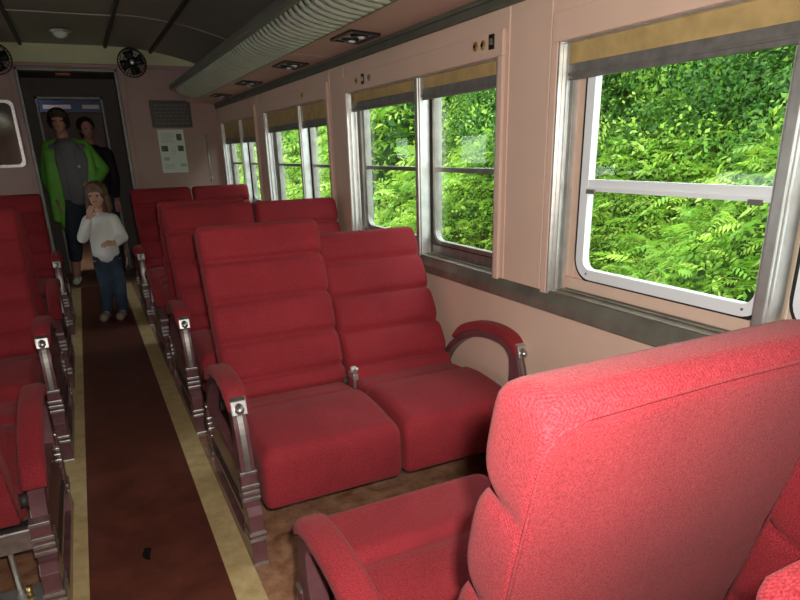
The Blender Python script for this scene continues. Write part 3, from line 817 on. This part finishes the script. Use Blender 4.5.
def person_girl():
    x0, y0 = .06, 5.70
    r = empty('person', (x0, y0, 0), 'small child in white top and jeans standing in aisle, hand at mouth', 'person')
    V = lambda x, y, z: Vector((x-x0, y-y0, z))
    b_ = MB(); hc = V(.088, 5.66, 1.015); h = .20
    P_ = head(b_, hc, h, -.35)
    caps(b_, V(.085, 5.69, .93), V(.085, 5.70, .84), .036, .042)
    chain(b_, [V(.085, 5.70, .80), V(.08, 5.70, .68), V(.075, 5.70, .56)], [.085, .08, .085])
    # raised right arm (picture left), left arm bent across
    shR, elR, wrR = V(-.005, 5.68, .815), V(-.07, 5.60, .70), V(.0, 5.54, .855)
    shL, elL, wrL = V(.175, 5.69, .815), V(.225, 5.66, .675), V(.15, 5.56, .645)
    chain(b_, [shR, elR, wrR], [.035, .028, .02]); chain(b_, [shL, elL, wrL], [.035, .028, .02])
    hand(b_, wrR, (.35, -.05, 1), (.5, .8, 0), .72, 1, .35); hand(b_, wrL, (-1, -.35, .05), (0, .5, -.6), .72, 1, .45)
    hips = [(V(.035, 5.70, .50), V(.035, 5.69, .29), V(.0, 5.71, .07)), (V(.12, 5.70, .50), V(.135, 5.66, .29), V(.125, 5.69, .07))]
    for q in hips: chain(b_, list(q), [.07, .048, .034])
    for q in hips: caps(b_, q[2], q[2]+Vector((-.01, -.07, -.035)), .03, .025)
    body = blob('body', b_, 'skin', r, .005)
    face(P_, h, r, body)
    s_ = MB(); caps(s_, V(.085, 5.70, .80), V(.08, 5.70, .80), .09)
    chain(s_, [V(.02, 5.69, .82), V(.15, 5.69, .82)], [.058, .058]); chain(s_, [V(.085, 5.695, .80), V(.08, 5.695, .68), V(.075, 5.695, .55)], [.092, .090, .094])
    chain(s_, [V(.055, 5.695, .80), V(.05, 5.695, .555)], [.075, .078]); chain(s_, [V(.115, 5.695, .80), V(.105, 5.695, .555)], [.075, .078])
    chain(s_, [shR, elR, wrR-Vector((.01, 0, .03))], [.052, .044, .032]); chain(s_, [shL, elL, wrL+Vector((.02, .02, 0))], [.052, .044, .033])
    blob('long_sleeved_top', s_, 'whiteshirt', r, .007)
    j = MB()
    caps(j, V(.045, 5.70, .52), V(.11, 5.70, .52), .076)
    for q in hips: chain(j, [q[0], q[1], q[2]-Vector((0, 0, .01))], [.070, .054, .045])
    blob('jeans', j, 'jeans', r, .007)
    for q in hips:
        s_ = MB(); f0 = q[2]; caps(s_, f0+Vector((0, .02, -.035)), f0+Vector((-.03, -.10, -.037)), .038, .036)
        blob('shoe', s_, 'shoe', r, .006)
    hr = MB()
    Q = P_
    hr.ball(Q(0, .07, .16), h*.42, 18, 12, (1.0, 1.05, 1.0))
    for s2 in (-1, 1):
        chain(hr, [Q(s2*.30, .0, .18), Q(s2*.38, .02, -.15), Q(s2*.40, .03, -.50), Q(s2*.36, .02, -.66)], [h*.13, h*.12, h*.12, h*.07])
        chain(hr, [Q(s2*.08, -.22, .42), Q(s2*.24, -.24, .30), Q(s2*.33, -.16, .10)], [h*.09, h*.085, h*.07])
    chain(hr, [Q(0, .34, .1), Q(0, .33, -.3), Q(0, .28, -.62)], [h*.28, h*.3, h*.24])
    blob('hair', hr, 'hairbrown', r, .006)
person_girl()

def person_woman():
    x0, y0 = -.08, 7.68
    r = empty('person', (x0, y0, 0), 'adult in open green jacket and grey shirt standing in the doorway', 'person')
    V = lambda x, y, z: Vector((x-x0, y-y0, z))
    b_ = MB(); h = .235
    P_ = head(b_, V(-.105, 7.66, 1.66), h, -.1)
    caps(b_, V(-.10, 7.69, 1.56), V(-.09, 7.71, 1.44), .055, .06)
    chain(b_, [V(-.08, 7.70, 1.36), V(-.06, 7.70, 1.16), V(-.06, 7.70, .96)], [.125, .11, .13])
    shR, elR, wrR = V(-.26, 7.71, 1.38), V(-.315, 7.72, 1.12), V(-.27, 7.62, .90)
    shL, elL, wrL = V(.10, 7.71, 1.38), V(.23, 7.74, 1.18), V(.10, 7.60, 1.06)
    chain(b_, [shR, elR, wrR], [.05, .04, .028]); chain(b_, [shL, elL, wrL], [.05, .04, .028])
    hand(b_, wrR, (.1, -.3, -1), (.6, 0, 0), 1, -1, .3); hand(b_, wrL, (-1, -.3, -.1), (0, .6, -.4), 1, 1, .4)
    legs = [(V(-.13, 7.70, .90), V(-.17, 7.62, .50), V(-.225, 7.66, .10)), (V(.02, 7.70, .90), V(.05, 7.66, .50), V(.08, 7.74, .10))]
    for q in legs:
        chain(b_, list(q), [.09, .065, .042]); caps(b_, q[2]+Vector((0, .02, -.05)), q[2]+Vector((-.01, -.13, -.065)), .036, .03)
    body = blob('body', b_, 'skin2', r, .007); face(P_, h, r, body)
    t = MB(); chain(t, [V(-.08, 7.69, 1.37), V(-.06, 7.685, 1.16), V(-.06, 7.69, .93)], [.14, .135, .15])
    chain(t, [V(-.22, 7.70, 1.385), V(.07, 7.70, 1.385)], [.072, .072]); chain(t, [V(-.13, 7.69, 1.3), V(-.13, 7.69, .93)], [.12, .12]); chain(t, [V(.02, 7.69, 1.3), V(.02, 7.69, .93)], [.12, .12])
    blob('grey_shirt', t, 'greyshirt', r, .01)
    p = MB(); caps(p, V(-.12, 7.70, .88), V(.01, 7.70, .88), .125)
    for q in legs: chain(p, [q[0], q[1], q[1].lerp(q[2], .55)], [.112, .083, .066])
    blob('dark_trousers', p, 'darkjeans', r, .01)
    for q in legs:
        s_ = MB(); caps(s_, q[2]+Vector((0, .03, -.055)), q[2]+Vector((-.015, -.15, -.062)), .043, .037); blob('shoe', s_, 'whiteshoe', r, .008)
    g = MB()
    chain(g, [shR+Vector((.01, 0, 0)), elR, wrR+Vector((0, .02, .03))], [.075, .066, .052]); chain(g, [shL, elL, wrL+Vector((.03, .02, 0))], [.075, .066, .052])
    chain(g, [V(-.24, 7.72, 1.41), V(-.08, 7.76, 1.45), V(.09, 7.72, 1.41)], [.07, .07, .07])
    for (xa, xb, zt, zb_) in ((-.255, -.30, 1.36, .70), (-.215, -.235, 1.36, .62), (.10, .13, 1.36, .80), (.06, .10, 1.34, .84)):
        chain(g, [V(xa, 7.66, zt), V((xa+xb)/2, 7.63, 1.05), V(xb, 7.65, zb_)], [.05, .055, .045])
    for xx in (-.25, -.15, -.06, .03, .10): chain(g, [V(xx, 7.80, 1.36), V(xx, 7.83, 1.0), V(xx*1.1, 7.83, .72)], [.06, .06, .05])
    blob('green_jacket', g, 'greencoat', r, .01)
    hr = MB(); hr.ball(P_(0, .08, .15), h*.43, 18, 12, (.98, 1.05, 1.0))
    for s2 in (-1, 1): chain(hr, [P_(s2*.10, -.24, .42), P_(s2*.28, -.16, .28), P_(s2*.35, .05, .02), P_(s2*.33, .10, -.2)], [h*.10, h*.10, h*.10, h*.09])
    chain(hr, [P_(0, .3, .1), P_(0, .3, -.2)], [h*.3, h*.26]); blob('hair', hr, 'hairdark', r, .009)
    bd = MB(); bd.ball(V(.005, 7.53, 1.215), .016, 12, 8, (1, .4, 1)); bd.build('pendant', 'chrome', r)
person_woman()

def person_back():
    x0, y0 = .16, 8.12
    r = empty('person', (x0, y0, 0), 'dim figure in black behind the person in the green jacket', 'person')
    V = lambda x, y, z: Vector((x-x0, y-y0, z))
    b_ = MB(); h = .225
    P_ = head(b_, V(.15, 8.08, 1.60), h, .3)
    caps(b_, V(.15, 8.12, 1.5), V(.16, 8.12, 1.40), .055, .06); chain(b_, [V(.16, 8.12, 1.32), V(.16, 8.12, .95)], [.12, .13])
    arms = [(V(.0, 8.12, 1.33), V(-.03, 8.14, 1.06), V(-.0, 8.05, .84)), (V(.32, 8.12, 1.33), V(.35, 8.14, 1.06), V(.33, 8.05, .84))]
    for a in arms: chain(b_, list(a), [.05, .04, .028]); hand(b_, a[2], (0, -.2, -1), (0, 1, 0), 1, 1, .3)
    legs = [(V(.09, 8.12, .88), V(.09, 8.1, .48), V(.08, 8.13, .09)), (V(.23, 8.12, .88), V(.24, 8.1, .48), V(.25, 8.13, .09))]
    for q in legs: chain(b_, list(q), [.09, .06, .04])
    blob('body', b_, 'skin2', r, .008)
    face(P_, h, r, None)
    t = MB(); chain(t, [V(.02, 8.12, 1.34), V(.30, 8.12, 1.34)], [.07, .07]); chain(t, [V(.16, 8.12, 1.30), V(.16, 8.12, .92)], [.15, .155])
    for a in arms: chain(t, [a[0], a[1], a[2]+Vector((0, 0, .05))], [.066, .055, .042])
    blob('black_top', t, 'blackshirt', r, .012)
    p = MB(); caps(p, V(.10, 8.12, .86), V(.22, 8.12, .86), .12)
    for q in legs: chain(p, list(q), [.11, .08, .06])
    blob('trousers', p, 'darkjeans', r, .012)
    for q in legs: s_ = MB(); caps(s_, q[2]+Vector((0, .03, -.045)), q[2]+Vector((0, -.14, -.05)), .042, .037); blob('shoe', s_, 'blackshirt', r, .01)
    hr = MB(); hr.ball(P_(0, .08, .16), h*.42, 16, 10); chain(hr, [P_(0, .3, .1), P_(0, .25, -.25)], [h*.3, h*.26]); blob('hair', hr, 'hairdark', r, .01)
person_back()

# ------------------------------------------------------------------ outside : green embankment
def leaf_mat():
    m = bpy.data.materials.new('leaf_green'); m.use_nodes = True
    nt = m.node_tree; b_ = nt.nodes['Principled BSDF']; L = nt.links
    a = nt.nodes.new('ShaderNodeAttribute'); a.attribute_name = 'leafcol'
    L.new(a.outputs['Color'], b_.inputs['Base Color']); b_.inputs['Roughness'].default_value = .5; b_.inputs['Specular IOR Level'].default_value = .3
    t = nt.nodes.new('ShaderNodeBsdfTranslucent'); L.new(a.outputs['Color'], t.inputs['Color'])
    mx = nt.nodes.new('ShaderNodeMixShader'); mx.inputs[0].default_value = .4
    o = nt.nodes['Material Output']
    L.new(b_.outputs[0], mx.inputs[1]); L.new(t.outputs[0], mx.inputs[2]); L.new(mx.outputs[0], o.inputs['Surface'])
    return m
M['leaf'] = leaf_mat()
M['soil'] = mat('mossy_bank', (.035, .075, .015), .95, noise=.5, nscale=3)
rng = np.random.default_rng(3)
def hx(y, z):   # bank surface x at height z
    return 3.5+.75*(z+1.2)*(1-.12*np.tanh(z-1))+.28*np.sin(y*1.3+z)+.22*np.sin(y*2.9+1.7*z+1)
gy = np.linspace(-5, 34, 100); gz = np.linspace(-1.3, 6.5, 30)
vs = []; fs = []
for j, z in enumerate(gz):
    for i, y in enumerate(gy): vs.append((float(hx(y, z))+.35, float(y), float(z)))
for j in range(len(gz)-1):
    for i in range(len(gy)-1):
        a = j*len(gy)+i; fs.append((a, a+1, a+len(gy)+1, a+len(gy)))
g = MB().add(vs, fs, True).build('ground_bank', 'soil'); g['kind'] = 'structure'
g = MB().box(1.7, 4.2, -6, 34, -1.35, -1.25).build('ground_trackside', 'soil'); g['kind'] = 'structure'

def fronds(n, ylo, yhi, zlo, zhi, out, length, cols, droop=.5, wide=1.0, power=1.0, nl=7):
    """compound leaves: central rib with opposite pointed leaflets -> arrays"""
    y = ylo+(yhi-ylo)*rng.random(n)**power; z = zlo+(zhi-zlo)*rng.random(n)
    x = hx(y, z)+.25-out*rng.random(n)
    az = rng.normal(PI, .9, n); el = rng.normal(.45, .35, n)
    L = length*(.6+.8*rng.random(n))
    d = np.stack([np.cos(az)*np.cos(el), np.sin(az)*np.cos(el), np.sin(el)], 1)
    side = np.cross(d, [0, 0, 1.]); side /= np.linalg.norm(side, axis=1)[:, None]+1e-6
    roll = rng.normal(0, .45, n)[:, None]; nrm = np.cross(side, d); side = side*np.cos(roll)+nrm*np.sin(roll)
    base = np.stack([x, y, z], 1)
    V = []; C = []
    cidx = rng.integers(0, len(cols), n); col_ = np.array(cols)[cidx]*(.75+.5*rng.random(n))[:, None]
    def add(p0, ax, sd, l, w):
        # pointed leaflet: 4 verts (base, left, tip, right)
        m = p0+ax*(l*.42)[:, None]
        V.append(np.stack([p0, m+sd*w[:, None], p0+ax*l[:, None]-np.array([0, 0, 1])*(.18*l)[:, None], m-sd*w[:, None]], 1)); C.append(col_)
    for k in range(nl):
        t = (k+.6)/nl
        p = base+d*(L*t)[:, None]-np.array([0, 0, 1])*(droop*L*t*t)[:, None]
        ll = L*.34*np.sin(PI*min(.95, t*.85+.15))*wide
        for s_ in (-1, 1):
            ax = (d*.55+side*s_*.85-np.array([0, 0, .25])); ax /= np.linalg.norm(ax, axis=1)[:, None]
            sd = np.cross(ax, nrm+.3*rng.normal(size=(n, 3))); sd /= np.linalg.norm(sd, axis=1)[:, None]+1e-6
            add(p, ax, sd, ll, ll*.17)
    tip = base+d*L[:, None]-np.array([0, 0, 1])*(droop*L)[:, None]
    add(tip-d*(L*.06)[:, None], d-np.array([0, 0, .5]), side, L*.3, L*.05)
    return np.concatenate(V), np.concatenate(C)
def leaves(n, ylo, yhi, zlo, zhi, out, size, cols, clump=0, xoff=.2):
    if clump:
        cy = ylo+(yhi-ylo)*rng.random(clump); cz_ = zlo+(zhi-zlo)*rng.random(clump); cr = .18+.3*rng.random(clump); cp = rng.random(clump)
        k = rng.integers(0, clump, n); dd = rng.normal(size=(n, 3)); dd /= np.linalg.norm(dd, axis=1)[:, None]
        rr = cr[k]*(.7+.35*rng.random(n))
        y = cy[k]+dd[:, 1]*rr; z = cz_[k]+dd[:, 2]*rr*.8; x = hx(cy[k], cz_[k])+xoff-out*cp[k]+dd[:, 0]*rr
        base = np.stack([x, y, z], 1); nn = dd+.5*rng.normal(size=(n, 3))
        col_ = np.array(cols)[k % len(cols)]*(.7+.6*rng.random(n))[:, None]
    else:
        y = ylo+(yhi-ylo)*rng.random(n); z = zlo+(zhi-zlo)*rng.random(n); x = hx(y, z)+xoff-out*rng.random(n)
        base = np.stack([x, y, z], 1); nn = np.array([-1, 0, .6])+.8*rng.normal(size=(n, 3)); col_ = np.array(cols)[rng.integers(0, len(cols), n)]*(.7+.6*rng.random(n))[:, None]
    nn /= np.linalg.norm(nn, axis=1)[:, None]
    ax = np.cross(nn, rng.normal(size=(n, 3))); ax /= np.linalg.norm(ax, axis=1)[:, None]; sd = np.cross(nn, ax)
    l = size*(.5+rng.random(n)); m = base+ax*(l*.45)[:, None]
    return np.stack([base, m+sd*(l*.27)[:, None], base+ax*l[:, None], m-sd*(l*.27)[:, None]], 1), col_
def leafobj(name, parts, label):
    V = np.concatenate([p[0] for p in parts]).astype(np.float32); C = np.concatenate([p[1] for p in parts])
    n = len(V); me = bpy.data.meshes.new(name)
    me.vertices.add(4*n); me.vertices.foreach_set('co', V.reshape(-1))
    me.loops.add(4*n); me.loops.foreach_set('vertex_index', np.arange(4*n, dtype=np.int32))
    me.polygons.add(n); me.polygons.foreach_set('loop_start', np.arange(0, 4*n, 4, dtype=np.int32)); me.polygons.foreach_set('loop_total', np.full(n, 4, dtype=np.int32))
    me.update(calc_edges=True)
    at = me.color_attributes.new('leafcol', 'FLOAT_COLOR', 'POINT')
    cc = np.ones((4*n, 4), np.float32); cc[:, :3] = np.repeat(np.clip(C, 0, 1), 4, axis=0); at.data.foreach_set('color', cc.reshape(-1))
    me.materials.append(M['leaf']); o = bpy.data.objects.new(name, me); col.objects.link(o)
    return tag(o, label, 'foliage', kind='stuff')
lime = [(.36, .54, .06), (.28, .48, .055), (.45, .62, .12), (.20, .40, .05)]
mid = [(.15, .29, .03), (.19, .35, .035), (.10, .22, .025)]
dark = [(.045, .13, .02), (.06, .17, .025), (.10, .24, .035)]  # shade of the upper bank, put into the leaf colour
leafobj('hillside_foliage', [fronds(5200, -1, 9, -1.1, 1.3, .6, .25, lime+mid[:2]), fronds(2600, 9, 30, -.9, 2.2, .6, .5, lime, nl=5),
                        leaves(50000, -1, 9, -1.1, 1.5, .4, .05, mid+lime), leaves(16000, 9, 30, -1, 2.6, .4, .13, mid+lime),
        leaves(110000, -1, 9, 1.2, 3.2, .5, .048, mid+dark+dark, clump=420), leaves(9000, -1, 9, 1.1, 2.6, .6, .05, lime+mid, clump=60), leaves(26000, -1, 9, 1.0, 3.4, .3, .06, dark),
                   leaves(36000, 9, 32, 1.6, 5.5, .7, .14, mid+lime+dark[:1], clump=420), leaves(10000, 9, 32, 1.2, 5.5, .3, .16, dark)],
        'dense green ferny undergrowth and bushes, shade painted into the upper leaves, covering the bank outside the windows')

# ------------------------------------------------------------------ light
wd = bpy.data.worlds.new('World'); S.world = wd; wd.use_nodes = True
nt = wd.node_tree; bg = nt.nodes['Background']
bg.inputs['Color'].default_value = (.86, .94, 1.0, 1); bg.inputs['Strength'].default_value = 5.2
sun = bpy.data.lights.new('sun', 'SUN'); sun.energy = 1.0; sun.angle = .6; sun.color = (1, .96, .86)
so = bpy.data.objects.new('sun', sun); col.objects.link(so); so.rotation_euler = Vector((.18, .2, -.95)).to_track_quat('-Z', 'Y').to_euler()

# ------------------------------------------------------------------ camera
PPX, PPY, F = 402.573, 370.582, 615.494
V1p, V2p, V3p = (77, 158), (1735, 112), (450, 2080)
def dirv(v, s=1):
    w = Vector((v[0]-PPX, -(v[1]-PPY), -F))*s; return w.normalized()
X_, Y_, Z_ = dirv(V2p), dirv(V1p), dirv(V3p, -1)   # world axes in camera space
Rm = Matrix((X_, Y_, Z_))      # world = Rm @ cam
cam = bpy.data.cameras.new('Camera'); cam.sensor_fit = 'HORIZONTAL'; cam.sensor_width = 36; cam.lens = F/800*36
cam.shift_x = (400-PPX)/800; cam.shift_y = -(300-PPY)/800*1.0
cam.clip_start = .02; cam.clip_end = 200
co = bpy.data.objects.new('Camera', cam); col.objects.link(co)
co.matrix_world = Matrix.Translation((0, 0, 1.3)) @ Rm.to_4x4()
S.camera = co
# the camera's own flash
fd = bpy.data.lights.new('camera_flash', 'SPOT'); fd.energy = 128; fd.shadow_soft_size = .018; fd.spot_size = 2.25; fd.spot_blend = 1.0; fd.color = (1, .96, .9)
fo = bpy.data.objects.new('camera_flash', fd); col.objects.link(fo)
fwd = Rm @ Vector((.02, .0, -1)); fo.location = Vector((.035, -.03, 1.365)); fo.rotation_euler = (Rm @ Vector((-.12, .26, -1))).to_track_quat('-Z', 'Y').to_euler()

S.view_settings.view_transform = 'Standard'; S.view_settings.look = 'None'; S.view_settings.gamma = 1; S.view_settings.use_curve_mapping = False
S.view_settings.exposure = 0.0
